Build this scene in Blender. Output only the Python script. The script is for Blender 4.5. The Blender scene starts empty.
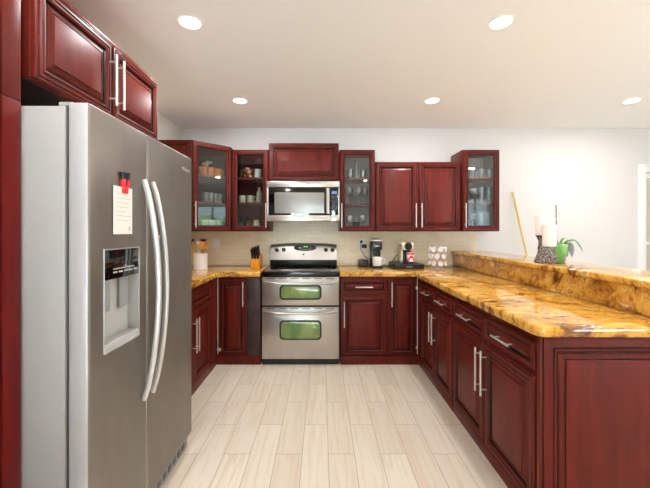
import bpy, bmesh, math, random
from mathutils import Vector, Matrix, noise
R = math.radians
SC = bpy.context.scene
COL = SC.collection
# ------------------------------------------------------------------ camera, sky, lights, exposure
H = 1.31                                   # eye height
cd = bpy.data.cameras.new('camera'); cam = bpy.data.objects.new('camera', cd); COL.objects.link(cam)
cam.location = (0, 0, H); cam.rotation_euler = (R(90), 0, 0)
cd.sensor_width = 36; cd.sensor_fit = 'HORIZONTAL'; cd.lens = 36*337/650
cd.shift_x = 3/650; cd.shift_y = -13/650; cd.clip_start = .02
SC.camera = cam
SC.view_settings.view_transform = 'Standard'; SC.view_settings.look = 'None'
SC.view_settings.gamma = 1; SC.view_settings.use_curve_mapping = False
SC.view_settings.exposure = 0.64
SC.cycles.max_bounces = 16; SC.cycles.diffuse_bounces = 8; SC.cycles.transparent_max_bounces = 24
W = bpy.data.worlds.new('sky'); SC.world = W; W.use_nodes = True
wn = W.node_tree; wn.nodes['Background'].inputs[0].default_value = (.80, .91, 1, 1)
wn.nodes['Background'].inputs[1].default_value = 2.2
LAMP_W = 6.5                               # each ceiling lamp
LAMP_COL = (.98, .985, 1)
sd = bpy.data.lights.new('sun', 'SUN'); sd.energy = 85; sd.angle = R(1); sd.color = (.91, .965, 1)
sun = bpy.data.objects.new('sun', sd); COL.objects.link(sun)
sun.rotation_euler = Vector((.5, .05, -.86)).to_track_quat('-Z', 'Y').to_euler()
def portal(loc, d, sx, sy):
    l = bpy.data.lights.new('daylight_portal', 'AREA'); l.shape = 'RECTANGLE'; l.size = sx; l.size_y = sy
    l.cycles.is_portal = True
    o = bpy.data.objects.new('daylight_portal', l); COL.objects.link(o); o.location = loc
    o.rotation_euler = Vector(d).to_track_quat('-Z', 'Z').to_euler()
portal((5.0, .9, 1.04), (-1, 0, 0), 2.2, 2.05)
portal((4.1, -2.6, 1.15), (0, 1, 0), 1.5, 2.25)

# ------------------------------------------------------------------ materials
def lin(c):
    return tuple(((x/255)/12.92 if x/255 <= .04045 else ((x/255+.055)/1.055)**2.4) for x in c)+(1,)
def mat(name, rgb, rough=.5, metal=0, coat=0, spec=.5, emit=None, es=0, trans=0, sheen=0):
    m = bpy.data.materials.new(name); m.use_nodes = True
    b = m.node_tree.nodes['Principled BSDF']
    b.inputs['Base Color'].default_value = lin(rgb); b.inputs['Roughness'].default_value = rough
    b.inputs['Metallic'].default_value = metal; b.inputs['Coat Weight'].default_value = coat
    b.inputs['Coat Roughness'].default_value = .12
    b.inputs['Specular IOR Level'].default_value = spec; b.inputs['Transmission Weight'].default_value = trans
    if emit: b.inputs['Emission Color'].default_value = lin(emit); b.inputs['Emission Strength'].default_value = es
    return m
class NT:
    def __init__(s, m): s.t = m.node_tree; s.n = s.t.nodes; s.b = s.n['Principled BSDF']
    def new(s, t, **kw):
        x = s.n.new(t)
        for k, v in kw.items():
            if k in x.inputs: x.inputs[k].default_value = v
            else: setattr(x, k, v)
        return x
    def ln(s, a, ao, b, bi): s.t.links.new(a.outputs[ao], b.inputs[bi])
    def coords(s, kind='Object', scale=(1, 1, 1), loc=(0, 0, 0), rot=(0, 0, 0)):
        mp = s.new('ShaderNodeMapping'); mp.inputs['Scale'].default_value = scale
        mp.inputs['Location'].default_value = loc; mp.inputs['Rotation'].default_value = rot
        if kind == 'World':
            g = s.new('ShaderNodeNewGeometry'); s.ln(g, 'Position', mp, 'Vector')
        else:
            t = s.new('ShaderNodeTexCoord'); s.ln(t, kind, mp, 'Vector')
        return mp
    def noise(s, mp, scale, detail=4, rough=.5, dist=0):
        n = s.new('ShaderNodeTexNoise'); n.inputs['Scale'].default_value = scale; n.inputs['Detail'].default_value = detail
        n.inputs['Roughness'].default_value = rough; n.inputs['Distortion'].default_value = dist
        s.ln(mp, 'Vector', n, 'Vector'); return n
    def ramp(s, src, out, stops):
        r = s.new('ShaderNodeValToRGB'); e = r.color_ramp.elements
        while len(e) < len(stops): e.new(.5)
        for el, (p, c) in zip(e, stops): el.position = p; el.color = c if len(c) == 4 else lin(c)
        s.ln(src, out, r, 'Fac'); return r
    def mix(s, fac, a, b, mode='MIX'):
        m = s.new('ShaderNodeMixRGB'); m.blend_type = mode
        for v, k in ((fac, 'Fac'), (a, 'Color1'), (b, 'Color2')):
            if isinstance(v, tuple) and not isinstance(v[0], (int, float)): s.ln(v[0], v[1], m, k)
            elif isinstance(v, (int, float)): m.inputs[k].default_value = v
            else: m.inputs[k].default_value = lin(v)
        return m
    def bump(s, src, out, strength, dist=.002):
        b = s.new('ShaderNodeBump'); b.inputs['Strength'].default_value = strength; b.inputs['Distance'].default_value = dist
        s.ln(src, out, b, 'Height'); s.ln(b, 'Normal', s.b, 'Normal')
def wood(name, dark, light, rough=.3, coat=.35):
    m = mat(name, light, rough, coat=coat); t = NT(m)
    t.b.inputs['Specular IOR Level'].default_value = .18
    mp = t.coords('World', (9, 9, 1.1)); n = t.noise(mp, 2.2, 6, .6, .6)
    r = t.ramp(n, 'Fac', [(.3, dark), (.7, light)]); t.ln(r, 'Color', t.b, 'Base Color')
    return m
CHERRY = wood('cherry_wood', (80, 21, 13), (102, 30, 20), .38, .06)
GROOVE = wood('dark_groove', (20, 6, 5), (30, 9, 8), .4, .1)  # darker tone on the groove faces of doors and panels
CHERRYR = wood('bright_cherry', (84, 9, 6), (102, 13, 9), .36, .05)
BOARD_SHADE = mat('dark_board_and_shade', (40, 20, 16), .55); _t = NT(BOARD_SHADE)  # bare board beside the range; also the painted shade under the fridge cabinet
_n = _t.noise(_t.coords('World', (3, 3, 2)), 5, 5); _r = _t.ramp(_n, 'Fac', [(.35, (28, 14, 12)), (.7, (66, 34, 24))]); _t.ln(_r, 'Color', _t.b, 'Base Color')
SHELFW = wood('shelf_edge_wood', (120, 62, 52), (150, 84, 70), .4, .1)
REFLECT_LINING = mat('reflected_grey_lining', (176, 170, 164), .6)  # grey painted in for the white room reflected in the glass doors
INSIDE = wood('cabinet_lining', (78, 34, 30), (98, 46, 40), .5, 0)
CEIL = mat('ceiling_paint', (248, 246, 245), .9, spec=.2)
WALL = mat('wall_paint', (220, 217, 215), .85, spec=.2)
WALLW = mat('cream_wall_paint', (224, 217, 207), .85, spec=.2)
WHITE = mat('white_trim', (240, 240, 240), .45)
PLASTIC = mat('white_plastic', (240, 240, 242), .35)
CERAM = mat('white_ceramic', (238, 236, 232), .18, coat=.3)
CREAM = mat('cream_plastic', (228, 220, 190), .25, coat=.3)
BLACK = mat('black_plastic', (18, 18, 20), .3)
BGLASS = mat('black_glass', (8, 8, 9), .05, coat=.5)
CHROME = mat('brushed_nickel', (218, 212, 206), .34, .65)
WAX = mat('candle_wax', (230, 222, 216), .5); WAX.node_tree.nodes['Principled BSDF'].inputs['Subsurface Weight'].default_value = .15
PAPER = mat('paper', (240, 236, 230), .8)
RED = mat('red_plastic', (214, 40, 46), .35)
INK = mat('ink', (120, 110, 105), .7)
GREYP = mat('grey_plastic', (150, 150, 150), .4)
DISPG = mat('dispenser_grey', (176, 174, 170), .35)
LEAF = mat('leaf_green', (72, 124, 10), .35, coat=.2)
LEAFU = mat('leaf_underside', (140, 140, 150), .5)
STEM = mat('orchid_stem', (92, 88, 78), .6)
BAMBOO = mat('bamboo', (222, 192, 120), .45)
WOODUT = wood('utensil_wood', (196, 122, 44), (226, 160, 80), .5, 0)
BLOCKW = wood('knife_block_wood', (206, 132, 36), (228, 158, 58), .4, .1)
COPPER = mat('copper_glaze', (226, 128, 62), .3, .25)
BROWNG = mat('brown_glaze', (110, 60, 36), .3)
def steel(name, rgb, rough, horizontal=False, metal=.92):
    m = mat(name, rgb, rough, metal); t = NT(m)
    mp = t.coords('World', (2, 2, 160) if horizontal else (120, 120, 1.5)); n = t.noise(mp, 3, 3)
    r = t.new('ShaderNodeMapRange'); r.inputs['To Min'].default_value = rough-.06; r.inputs['To Max'].default_value = rough+.08
    t.ln(n, 'Fac', r, 'Value'); t.ln(r, 'Result', t.b, 'Roughness')
    mp2 = t.coords('World', (3, 3, 1.5)); n2 = t.noise(mp2, 2, 3)
    c = t.ramp(n2, 'Fac', [(.3, tuple(int(x*.93) for x in rgb)), (.7, rgb)]); t.ln(c, 'Color', t.b, 'Base Color')
    return m
STEEL = steel('stainless_steel', (196, 190, 182), .3, True)
FSTEEL = steel('fridge_steel', (132, 123, 115), .4, metal=.65)
FSIDE = mat('fridge_side_grey', (160, 157, 153), .5, .1)
FEDGE = mat('fridge_door_edge', (194, 193, 192), .4, .3)
def thin_glass(name, tint=(255, 255, 255), refl=.09, body=0.0, rough=.02):
    m = bpy.data.materials.new(name); m.use_nodes = True; t = m.node_tree; t.nodes.clear()
    o = t.nodes.new('ShaderNodeOutputMaterial'); tr = t.nodes.new('ShaderNodeBsdfTransparent'); gl = t.nodes.new('ShaderNodeBsdfGlossy')
    tr.inputs['Color'].default_value = lin(tint); gl.inputs['Roughness'].default_value = rough
    lw = t.nodes.new('ShaderNodeFresnel'); lw.inputs['IOR'].default_value = 1.5
    ad = t.nodes.new('ShaderNodeMath'); ad.operation = 'ADD'; ad.inputs[1].default_value = refl; ad.use_clamp = True
    mx = t.nodes.new('ShaderNodeMixShader'); t.links.new(lw.outputs[0], ad.inputs[0]); t.links.new(ad.outputs[0], mx.inputs[0])
    src = tr
    if body:
        df = t.nodes.new('ShaderNodeBsdfDiffuse'); df.inputs['Color'].default_value = (.85, .88, .9, 1)
        m2 = t.nodes.new('ShaderNodeMixShader'); m2.inputs[0].default_value = body
        t.links.new(tr.outputs[0], m2.inputs[1]); t.links.new(df.outputs[0], m2.inputs[2]); src = m2
    t.links.new(src.outputs[0], mx.inputs[1]); t.links.new(gl.outputs[0], mx.inputs[2]); t.links.new(mx.outputs[0], o.inputs[0])
    return m
PANE = thin_glass('cabinet_glass', (246, 249, 248), .02)
GLASSW = thin_glass('glassware', (250, 250, 250), .12, .24, .06)
SMOKE = thin_glass('smoked_glass', (90, 90, 92), .08, .04, .05)
WINPANE = thin_glass('window_glass', (245, 250, 250), .0)
# oven glass: green coated
OVEN = mat('green_oven_glass', (96, 140, 70), .12, coat=.5); _t = NT(OVEN)
_n = _t.noise(_t.coords('World', (3.2, 1, 2)), 2.6, 2); _r = _t.ramp(_n, 'Fac', [(.35, (86, 122, 68)), (.6, (130, 150, 84))]); _t.ln(_r, 'Color', _t.b, 'Base Color')
MWGLASS = mat('microwave_window', (136, 134, 129), .3, .45)
# granite
GRAN = mat('gold_granite', (214, 152, 62), .09, coat=.3); _t = NT(GRAN)
warp = _t.noise(_t.coords('World'), 1.7, 3, .5)
wv = _t.new('ShaderNodeVectorMath', operation='MULTIPLY_ADD'); wv.inputs[1].default_value = (.55, .55, .55); _t.ln(warp, 'Color', wv, 0)
g0 = _t.new('ShaderNodeNewGeometry'); _t.ln(g0, 'Position', wv, 2)
def gmap(scale, rot):
    m_ = _t.new('ShaderNodeMapping'); m_.inputs['Scale'].default_value = scale; m_.inputs['Rotation'].default_value = rot; _t.ln(wv, 0, m_, 'Vector'); return m_
flow = _t.noise(gmap((2.2, 5.4, 4.8), (R(20), R(30), R(38))), 2.5, 5, .58, .5)
base = _t.ramp(flow, 'Fac', [(.30, (92, 54, 20)), (.39, (152, 98, 36)), (.45, (198, 142, 54)), (.57, (212, 160, 70)), (.69, (230, 194, 122))])
prev = base
for sc_, rz_, wd, st in ((2.0, 30, .022, .85), (4.6, 52, .030, .75), (9.0, 20, .04, .5)):
    fine = _t.noise(gmap((1.2, 2.6, 2.2), (R(20), R(30), R(rz_))), sc_, 7, .62, 1.0)
    fr = _t.ramp(fine, 'Fac', [(.5-wd, (0, 0, 0)), (.5, (255, 255, 255)), (.5+wd*.6, (0, 0, 0))])
    gate = _t.noise(gmap((1, 1, 1), (0, 0, 0)), sc_*.8, 2); gt = _t.ramp(gate, 'Fac', [(.40, (0, 0, 0)), (.62, (255, 255, 255))])
    f1 = _t.new('ShaderNodeMath', operation='MULTIPLY'); _t.ln(fr, 'Color', f1, 0); _t.ln(gt, 'Color', f1, 1)
    f2 = _t.new('ShaderNodeMath', operation='MULTIPLY'); f2.inputs[1].default_value = st; _t.ln(f1, 0, f2, 0)
    vm = _t.mix(.5, (prev, 'Color'), (74, 36, 14)); _t.ln(f2, 0, vm, 'Fac'); prev = vm
sp = _t.noise(_t.coords('World'), 55, 4, .7); sr = _t.ramp(sp, 'Fac', [(.53, (0, 0, 0)), (.68, (200, 200, 200))])
sm = _t.mix(.5, (vm, 'Color'), (120, 66, 22)); _t.ln(sr, 'Color', sm, 'Fac')
_t.ln(sm, 'Color', _t.b, 'Base Color')
# floor planks
FLOOR = mat('plank_tile', (232, 220, 200), .38); _t = NT(FLOOR)
mp = _t.coords('World', (1, 1, 1), loc=(0.31-.01, .041-.19, 0)); mp.vector_type = 'POINT'
mp.inputs['Rotation'].default_value = (0, 0, R(90)); mp.inputs['Location'].default_value = (0, 0, 0)
sepv = _t.new('ShaderNodeNewGeometry'); sx = _t.new('ShaderNodeSeparateXYZ'); _t.ln(sepv, 'Position', sx, 0)
ax = _t.new('ShaderNodeMath', operation='ADD'); ax.inputs[1].default_value = 10*.153-.19; _t.ln(sx, 'X', ax, 0)
ay = _t.new('ShaderNodeMath', operation='ADD'); ay.inputs[1].default_value = 10*.6-.18; _t.ln(sx, 'Y', ay, 0)
cb = _t.new('ShaderNodeCombineXYZ'); _t.ln(ay, 0, cb, 'X'); _t.ln(ax, 0, cb, 'Y')
bk = _t.new('ShaderNodeTexBrick'); bk.offset = .5; bk.offset_frequency = 2; bk.squash = 1
for k, v in (('Scale', 1), ('Mortar Size', .0016), ('Mortar Smooth', .1), ('Bias', 0), ('Brick Width', .6), ('Row Height', .153)): bk.inputs[k].default_value = v
bk.inputs['Color1'].default_value = lin((208, 195, 177)); bk.inputs['Color2'].default_value = lin((219, 208, 192)); bk.inputs['Mortar'].default_value = lin((150, 132, 110))
_t.ln(cb, 0, bk, 'Vector')
idc = _t.new('ShaderNodeVectorMath', operation='MULTIPLY_ADD'); idc.inputs[1].default_value = (40, 40, 40); _t.ln(bk, 'Color', idc, 0)
gm = _t.coords('World', (16, 1.1, 1)); _t.ln(gm, 'Vector', idc, 2)
gn = _t.new('ShaderNodeTexNoise'); gn.inputs['Scale'].default_value = 1.6; gn.inputs['Detail'].default_value = 6; gn.inputs['Distortion'].default_value = 1.2; _t.ln(idc, 0, gn, 'Vector')
gr = _t.ramp(gn, 'Fac', [(.46, (0, 0, 0)), (.66, (255, 255, 255))])
gx = _t.mix(.5, (bk, 'Color'), (198, 172, 138)); gmul = _t.new('ShaderNodeMath', operation='MULTIPLY'); gmul.inputs[1].default_value = .5
_t.ln(gr, 'Color', gmul, 0); _t.ln(gmul, 0, gx, 'Fac')
mx2 = _t.mix(.5, (gx, 'Color'), (150, 132, 110)); _t.ln(bk, 'Fac', mx2, 'Fac'); _t.ln(mx2, 'Color', _t.b, 'Base Color')
_t.bump(bk, 'Fac', -.3, .001)
# backsplash tile
TILE = mat('beige_tile', (222, 208, 178), .25); _t = NT(TILE)
g_ = _t.new('ShaderNodeNewGeometry'); s_ = _t.new('ShaderNodeSeparateXYZ'); _t.ln(g_, 'Position', s_, 0)
ad_ = _t.new('ShaderNodeMath', operation='ADD'); _t.ln(s_, 'X', ad_, 0); _t.ln(s_, 'Y', ad_, 1)
a1_ = _t.new('ShaderNodeMath', operation='ADD'); a1_.inputs[1].default_value = 10; _t.ln(ad_, 0, a1_, 0)
c_ = _t.new('ShaderNodeCombineXYZ'); _t.ln(a1_, 0, c_, 'X'); _t.ln(s_, 'Z', c_, 'Y')
bk = _t.new('ShaderNodeTexBrick'); bk.offset = .5
for k, v in (('Scale', 1), ('Mortar Size', .0014), ('Mortar Smooth', .1), ('Bias', 0), ('Brick Width', .13), ('Row Height', .044)): bk.inputs[k].default_value = v
bk.inputs['Color1'].default_value = lin((234, 218, 186)); bk.inputs['Color2'].default_value = lin((243, 229, 201)); bk.inputs['Mortar'].default_value = lin((222, 206, 175))
_t.ln(c_, 0, bk, 'Vector'); _t.ln(bk, 'Color', _t.b, 'Base Color'); _t.bump(bk, 'Fac', -.25, .001)
# patterned mug, bark
MUGP = mat('painted_mug', (230, 220, 200), .25); _t = NT(MUGP)
v_ = _t.new('ShaderNodeTexVoronoi'); v_.inputs['Scale'].default_value = 38; _t.ln(_t.coords('Object'), 'Vector', v_, 'Vector')
r_ = _t.ramp(v_, 'Color', [(.25, (160, 40, 30)), (.45, (235, 225, 205)), (.6, (215, 140, 40)), (.8, (70, 40, 40))]); r_.color_ramp.interpolation = 'CONSTANT'; _t.ln(r_, 'Color', _t.b, 'Base Color')
BARK = mat('grey_bark', (120, 112, 102), .8); _t = NT(BARK)
v_ = _t.new('ShaderNodeTexVoronoi'); v_.inputs['Scale'].default_value = 95; _t.ln(_t.coords('Object', (1, 1, .8)), 'Vector', v_, 'Vector')
r_ = _t.ramp(v_, 'Distance', [(.1, (168, 160, 148)), (.5, (110, 98, 88)), (.8, (52, 46, 42))]); _t.ln(r_, 'Color', _t.b, 'Base Color'); _t.bump(v_, 'Distance', -.8, .004)
BOUNCE_GROUND = mat('bounce_ground', (212, 211, 210), .9)  # paleness made up so the sunlit ground bounces light to the ceiling
HEDGE = mat('garden_foliage', (70, 110, 50), .8); _t = NT(HEDGE)
_n = _t.noise(_t.coords('World'), 3, 6); _r = _t.ramp(_n, 'Fac', [(.35, (14, 26, 12)), (.65, (56, 76, 36))]); _t.ln(_r, 'Color', _t.b, 'Base Color')
LENS = mat('lamp_lens', (255, 250, 240), .5, emit=(255, 246, 232), es=9)
GREENLED = mat('green_digits', (40, 80, 20), .5, emit=(120, 230, 60), es=.8)
BLUELED = mat('blue_digits', (40, 60, 100), .5, emit=(150, 190, 255), es=.25)
DOORBEIGE = mat('door_blind', (196, 190, 178), .7)

# ------------------------------------------------------------------ mesh helpers
class MB:
    def __init__(s): s.bm = bmesh.new()
    def add(s, tmp, mi=0, M=None):
        if M is not None: bmesh.ops.transform(tmp, matrix=M, verts=tmp.verts)
        for f in tmp.faces: f.material_index = mi
        me = bpy.data.meshes.new('tmp'); tmp.to_mesh(me); tmp.free(); s.bm.from_mesh(me); bpy.data.meshes.remove(me); return s
    def box(s, x0, x1, y0, y1, z0, z1, bev=0, mi=0, seg=2, M=None):
        t = bmesh.new(); bmesh.ops.create_cube(t, size=1)
        for v in t.verts: v.co = ((x0+x1)/2+v.co.x*(x1-x0), (y0+y1)/2+v.co.y*(y1-y0), (z0+z1)/2+v.co.z*(z1-z0))
        if bev: bmesh.ops.bevel(t, geom=list(t.edges), offset=bev, segments=seg, profile=.5, affect='EDGES')
        return s.add(t, mi, M)
    def lathe(s, prof, c=(0, 0, 0), seg=24, mi=0, M=None, fn=None):
        t = bmesh.new(); rows = []
        for r, z in prof:
            if r < 1e-6: rows.append([t.verts.new((c[0], c[1], c[2]+z))])
            else:
                rows.append([t.verts.new((c[0]+r*math.cos(2*math.pi*k/seg), c[1]+r*math.sin(2*math.pi*k/seg), c[2]+z)) for k in range(seg)])
        for a, b in zip(rows, rows[1:]):
            for k in range(seg):
                k2 = (k+1) % seg
                if len(a) == 1 and len(b) == 1: continue
                if len(a) == 1: t.faces.new((a[0], b[k2], b[k]))
                elif len(b) == 1: t.faces.new((a[k], a[k2], b[0]))
                else: t.faces.new((a[k], a[k2], b[k2], b[k]))
        if fn:
            for v in t.verts: fn(v)
        bmesh.ops.recalc_face_normals(t, faces=t.faces); return s.add(t, mi, M)
    def tube(s, pts, r, seg=10, mi=0, M=None, cap=True, squash=None):
        pts = [Vector(p) for p in pts]; rs = r if isinstance(r, (list, tuple)) else [r]*len(pts)
        t = bmesh.new(); rows = []; up = None
        for i, p in enumerate(pts):
            d = (pts[min(i+1, len(pts)-1)]-pts[max(i-1, 0)]).normalized()
            if up is None: up = Vector((0, 0, 1)) if abs(d.z) < .9 else Vector((0, 1, 0))
            sd_ = d.cross(up).normalized(); up = sd_.cross(d).normalized()
            a, b = (squash or (1, 1))
            rows.append([t.verts.new(p+(sd_*math.cos(2*math.pi*k/seg)*a+up*math.sin(2*math.pi*k/seg)*b)*rs[i]) for k in range(seg)])
        for a, b in zip(rows, rows[1:]):
            for k in range(seg): t.faces.new((a[k], a[(k+1) % seg], b[(k+1) % seg], b[k]))
        if cap: t.faces.new(rows[0]); t.faces.new(rows[-1])
        bmesh.ops.recalc_face_normals(t, faces=t.faces); return s.add(t, mi, M)
    def prism(s, poly, z0, z1, bev=0, mi=0, M=None, seg=3):
        t = bmesh.new(); a = [t.verts.new((x, y, z0)) for x, y in poly]; b = [t.verts.new((x, y, z1)) for x, y in poly]; n = len(poly)
        t.faces.new(a); t.faces.new(b)
        for k in range(n): t.faces.new((a[k], a[(k+1) % n], b[(k+1) % n], b[k]))
        bmesh.ops.recalc_face_normals(t, faces=t.faces)
        if bev:
            ed = [e for e in t.edges if abs(e.verts[0].co.z-e.verts[1].co.z) < 1e-6]
            bmesh.ops.bevel(t, geom=ed, offset=bev, segments=seg, profile=.5, affect='EDGES')
        return s.add(t, mi, M)
    def ball(s, c, r, mi=0, M=None, sub=3):
        t = bmesh.new(); bmesh.ops.create_icosphere(t, subdivisions=sub, radius=1)
        r = r if isinstance(r, (tuple, list)) else (r, r, r)
        for v in t.verts: v.co = (c[0]+v.co.x*r[0], c[1]+v.co.y*r[1], c[2]+v.co.z*r[2])
        return s.add(t, mi, M)
    def panel(s, x0, z0, w, h, prof, fill=True, M=None):   # nested rectangles (inset, y, material); front faces -y
        t = bmesh.new(); L = []
        for ins, y, mi in prof:
            L.append([t.verts.new(c) for c in ((x0+ins, y, z0+ins), (x0+w-ins, y, z0+ins), (x0+w-ins, y, z0+h-ins), (x0+ins, y, z0+h-ins))])
        mis = []
        for (a, b, p) in zip(L, L[1:], prof[1:]):
            for k in range(4): t.faces.new((a[k], a[(k+1) % 4], b[(k+1) % 4], b[k])).material_index = p[2]
        if fill: t.faces.new(L[-1]).material_index = prof[-1][2]; t.faces.new(L[0][::-1]).material_index = 0
        else:
            for k in range(4): t.faces.new((L[-1][k], L[-1][(k+1) % 4], L[0][(k+1) % 4], L[0][k])).material_index = 0
        bmesh.ops.recalc_face_normals(t, faces=t.faces)
        if M is not None: bmesh.ops.transform(t, matrix=M, verts=t.verts)
        me = bpy.data.meshes.new('tmp'); t.to_mesh(me); t.free(); s.bm.from_mesh(me); bpy.data.meshes.remove(me); return s
    def leaf(s, pts, widths, side, th=.002, mi=0, fold=.25):
        t = bmesh.new(); pts = [Vector(p) for p in pts]; side = Vector(side).normalized(); rows = []
        for i, p in enumerate(pts):
            d = (pts[min(i+1, len(pts)-1)]-pts[max(i-1, 0)]).normalized(); n = side.cross(d).normalized()
            rows.append([(p+side*(widths[i]*q)+n*(abs(q)*widths[i]*fold)) for q in (-1, -.5, 0, .5, 1)])
        for sg in (1, -1):
            vr = []
            for i, row in enumerate(rows):
                d = (pts[min(i+1, len(pts)-1)]-pts[max(i-1, 0)]).normalized(); n = side.cross(d).normalized()
                vr.append([t.verts.new(v+n*th*sg*.5*(1 if 0 < j < 4 else .1)) for j, v in enumerate(row)])
            for a, b in zip(vr, vr[1:]):
                for j in range(4): t.faces.new((a[j], a[j+1], b[j+1], b[j]) if sg > 0 else (a[j+1], a[j], b[j], b[j+1]))
        return s.add(t, mi)
    def build(s, name, mats, parent=None, loc=None, rot=None, smooth=35):
        me = bpy.data.meshes.new(name); s.bm.to_mesh(me); s.bm.free()
        for m in (mats if isinstance(mats, (list, tuple)) else [mats]): me.materials.append(m)
        me.polygons.foreach_set('use_smooth', [True]*len(me.polygons)); me.set_sharp_from_angle(angle=R(smooth))
        o = bpy.data.objects.new(name, me); COL.objects.link(o)
        if parent is not None: o.parent = parent
        if loc is not None: o.location = loc
        if rot is not None: o.rotation_euler = rot
        return o
def tag(o, label, cat, group=None, kind=None):
    o['label'] = label; o['category'] = cat
    if group: o['group'] = group
    if kind: o['kind'] = kind
    return o
def thing(name, label, cat, loc=(0, 0, 0), rz=0, group=None):
    o = bpy.data.objects.new(name, None); COL.objects.link(o); o.location = loc; o.rotation_euler = (0, 0, rz)
    o.empty_display_size = .05
    return tag(o, label, cat, group)
def struct(mb, name, m, label=None, smooth=35):
    o = mb.build(name, m, smooth=smooth); o['kind'] = 'structure'; o['label'] = label or name.replace('_', ' '); o['category'] = name.split('_')[0]
    return o
def copy_tree(o, parent=None):
    c = o.copy(); COL.objects.link(c)
    if parent is not None: c.parent = parent
    for ch in list(o.children): copy_tree(ch, c)
    return c
def cut(o, cutters):
    for mb in cutters:
        c = mb.build('cutter', o.data.materials[0]); md = o.modifiers.new('b', 'BOOLEAN'); md.operation = 'DIFFERENCE'; md.object = c; md.solver = 'EXACT'
        bpy.context.view_layer.update()
        me = bpy.data.meshes.new_from_object(o.evaluated_get(bpy.context.evaluated_depsgraph_get()))
        o.modifiers.clear(); o.data = me; bpy.data.objects.remove(c)
def px(u, d): return (u-322)*d/337
def pz(v, d): return H+(231-v)*d/337
def text(body, name, m, parent, loc, size, rot, depth=.0006):
    c = bpy.data.curves.new(name, 'FONT'); c.body = body; c.size = size; c.extrude = depth; c.align_x = 'CENTER'; c.align_y = 'CENTER'
    o = bpy.data.objects.new(name, c); COL.objects.link(o); bpy.context.view_layer.update()
    me = bpy.data.meshes.new_from_object(o.evaluated_get(bpy.context.evaluated_depsgraph_get())); bpy.data.objects.remove(o)
    o = bpy.data.objects.new(name, me); COL.objects.link(o); me.materials.clear(); me.materials.append(m); o.parent = parent; o.location = loc; o.rotation_euler = rot
    return o

# ------------------------------------------------------------------ structure
XL, XR, YB, YF, ZC = -1.65, 5.0, 3.92, -2.6, 2.508
struct(MB().box(XL-.15, XR+.15, YF-.15, YB+.15, -.1, 0), 'floor', FLOOR, 'whitewashed wood-look plank tile floor')
struct(MB().box(XL-.15, XR+.15, YF-.15, YB+.15, ZC, ZC+.15), 'ceiling', CEIL, 'smooth off-white ceiling')
struct(MB().box(XL-.15, XL, YF-.15, YB+.15, 0, ZC), 'wall_left', WALLW, 'cream wall behind the fridge')
DX0, DX1, DZ = 3.757, 4.60, 1.995
wb = MB(); wb.box(XL, DX0, YB, YB+.15, 0, ZC); wb.box(DX1, XR, YB, YB+.15, 0, ZC); wb.box(DX0, DX1, YB, YB+.15, DZ, ZC)
struct(wb, 'wall_back', WALL, 'white back wall above and right of the cabinets')
WY0, WY1, WZ = -.2, 2.0, 2.06
wr = MB(); wr.box(XR, XR+.15, YF, WY0, 0, ZC); wr.box(XR, XR+.15, WY1, YB+.15, 0, ZC); wr.box(XR, XR+.15, WY0, WY1, WZ, ZC)
struct(wr, 'wall_right', WALL, 'white wall with the garden door')
FX0, FX1, FZ = 3.35, 4.85, 2.27; GX0, GX1 = -1.45, .45
wf = MB(); wf.box(XL, GX0, YF-.15, YF, 0, ZC); wf.box(GX1, FX0, YF-.15, YF, 0, ZC); wf.box(GX0, GX1, YF-.15, YF, FZ, ZC); wf.box(FX1, XR, YF-.15, YF, 0, ZC); wf.box(FX0, FX1, YF-.15, YF, FZ, ZC)
struct(wf, 'wall_front', WALL, 'white wall behind the viewer, left opening added for light')
def win_frame(axis, c, a0, a1, z0, z1, name):
    m = MB(); n = 2 if axis == 'X' else 4
    def bar(p, q, za, zb):
        m.box(c-.03, c+.03, p, q, za, zb, .004) if axis == 'X' else m.box(p, q, c-.03, c+.03, za, zb, .004)
    bar(a0, a1, z0, z0+.05); bar(a0, a1, z1-.05, z1)
    for k in range(n+1):
        p = a0+(a1-a0-.05)*k/n; bar(p, p+.05, z0+.05, z1-.05)
    o = m.build(name, WHITE); o['kind'] = 'structure'; o['label'] = 'white framed glazed opening to the garden'; o['category'] = 'window'
    g = MB(); (g.box(c-.004, c+.004, a0+.05, a1-.05, z0+.05, z1-.05) if axis == 'X' else g.box(a0+.05, a1-.05, c-.004, c+.004, z0+.05, z1-.05))
    g.build('pane', WINPANE, o)
win_frame('X', XR+.07, WY0, WY1, 0, WZ, 'window_1')
win_frame('Y', YF-.07, FX0, FX1, 0, FZ, 'window_2')
win_frame('Y', YF-.07, GX0, GX1, 0, FZ, 'fill_window')  # unseen left opening, added to brighten the ceiling and steel fronts
struct(MB().box(-14, 18, -16, 14, -.3, -.12), 'ground', BOUNCE_GROUND, 'pale ground outside, made up to bounce light indoors')
rnd = random.Random(4)
hb = MB()
for k in range(26):
    y = -6+k*.5; t = bmesh.new(); bmesh.ops.create_icosphere(t, subdivisions=3, radius=1); s0 = rnd.uniform(.8, 1.25); zc = rnd.uniform(.6, 1.1)
    for v in t.verts: v.co *= s0*(1+.25*noise.noise(v.co*2.3+Vector((k*3, 0, 0))))
    hb.add(t, 0, Matrix.Translation((11.5+rnd.uniform(-.4, .6), y, zc)))
struct(hb, 'ground_hedge', HEDGE, 'green hedge beyond the garden door')

# backsplash (tile cladding of the walls)
bs = MB(); bs.box(XL+.012, 1.80, YB-.010, YB-.0005, .9125, 1.3045); bs.box(-.60, .20, YB-.010, YB-.0005, 1.3050, 1.42)
o = struct(bs, 'wall_tile', TILE, 'beige tile backsplash under the wall cabinets')
o = struct(MB().box(XL+.0005, XL+.010, 2.1, YB-.0105, .9125, 1.3045), 'wall_tile_left', TILE, 'beige tile backsplash on the left wall')
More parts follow.
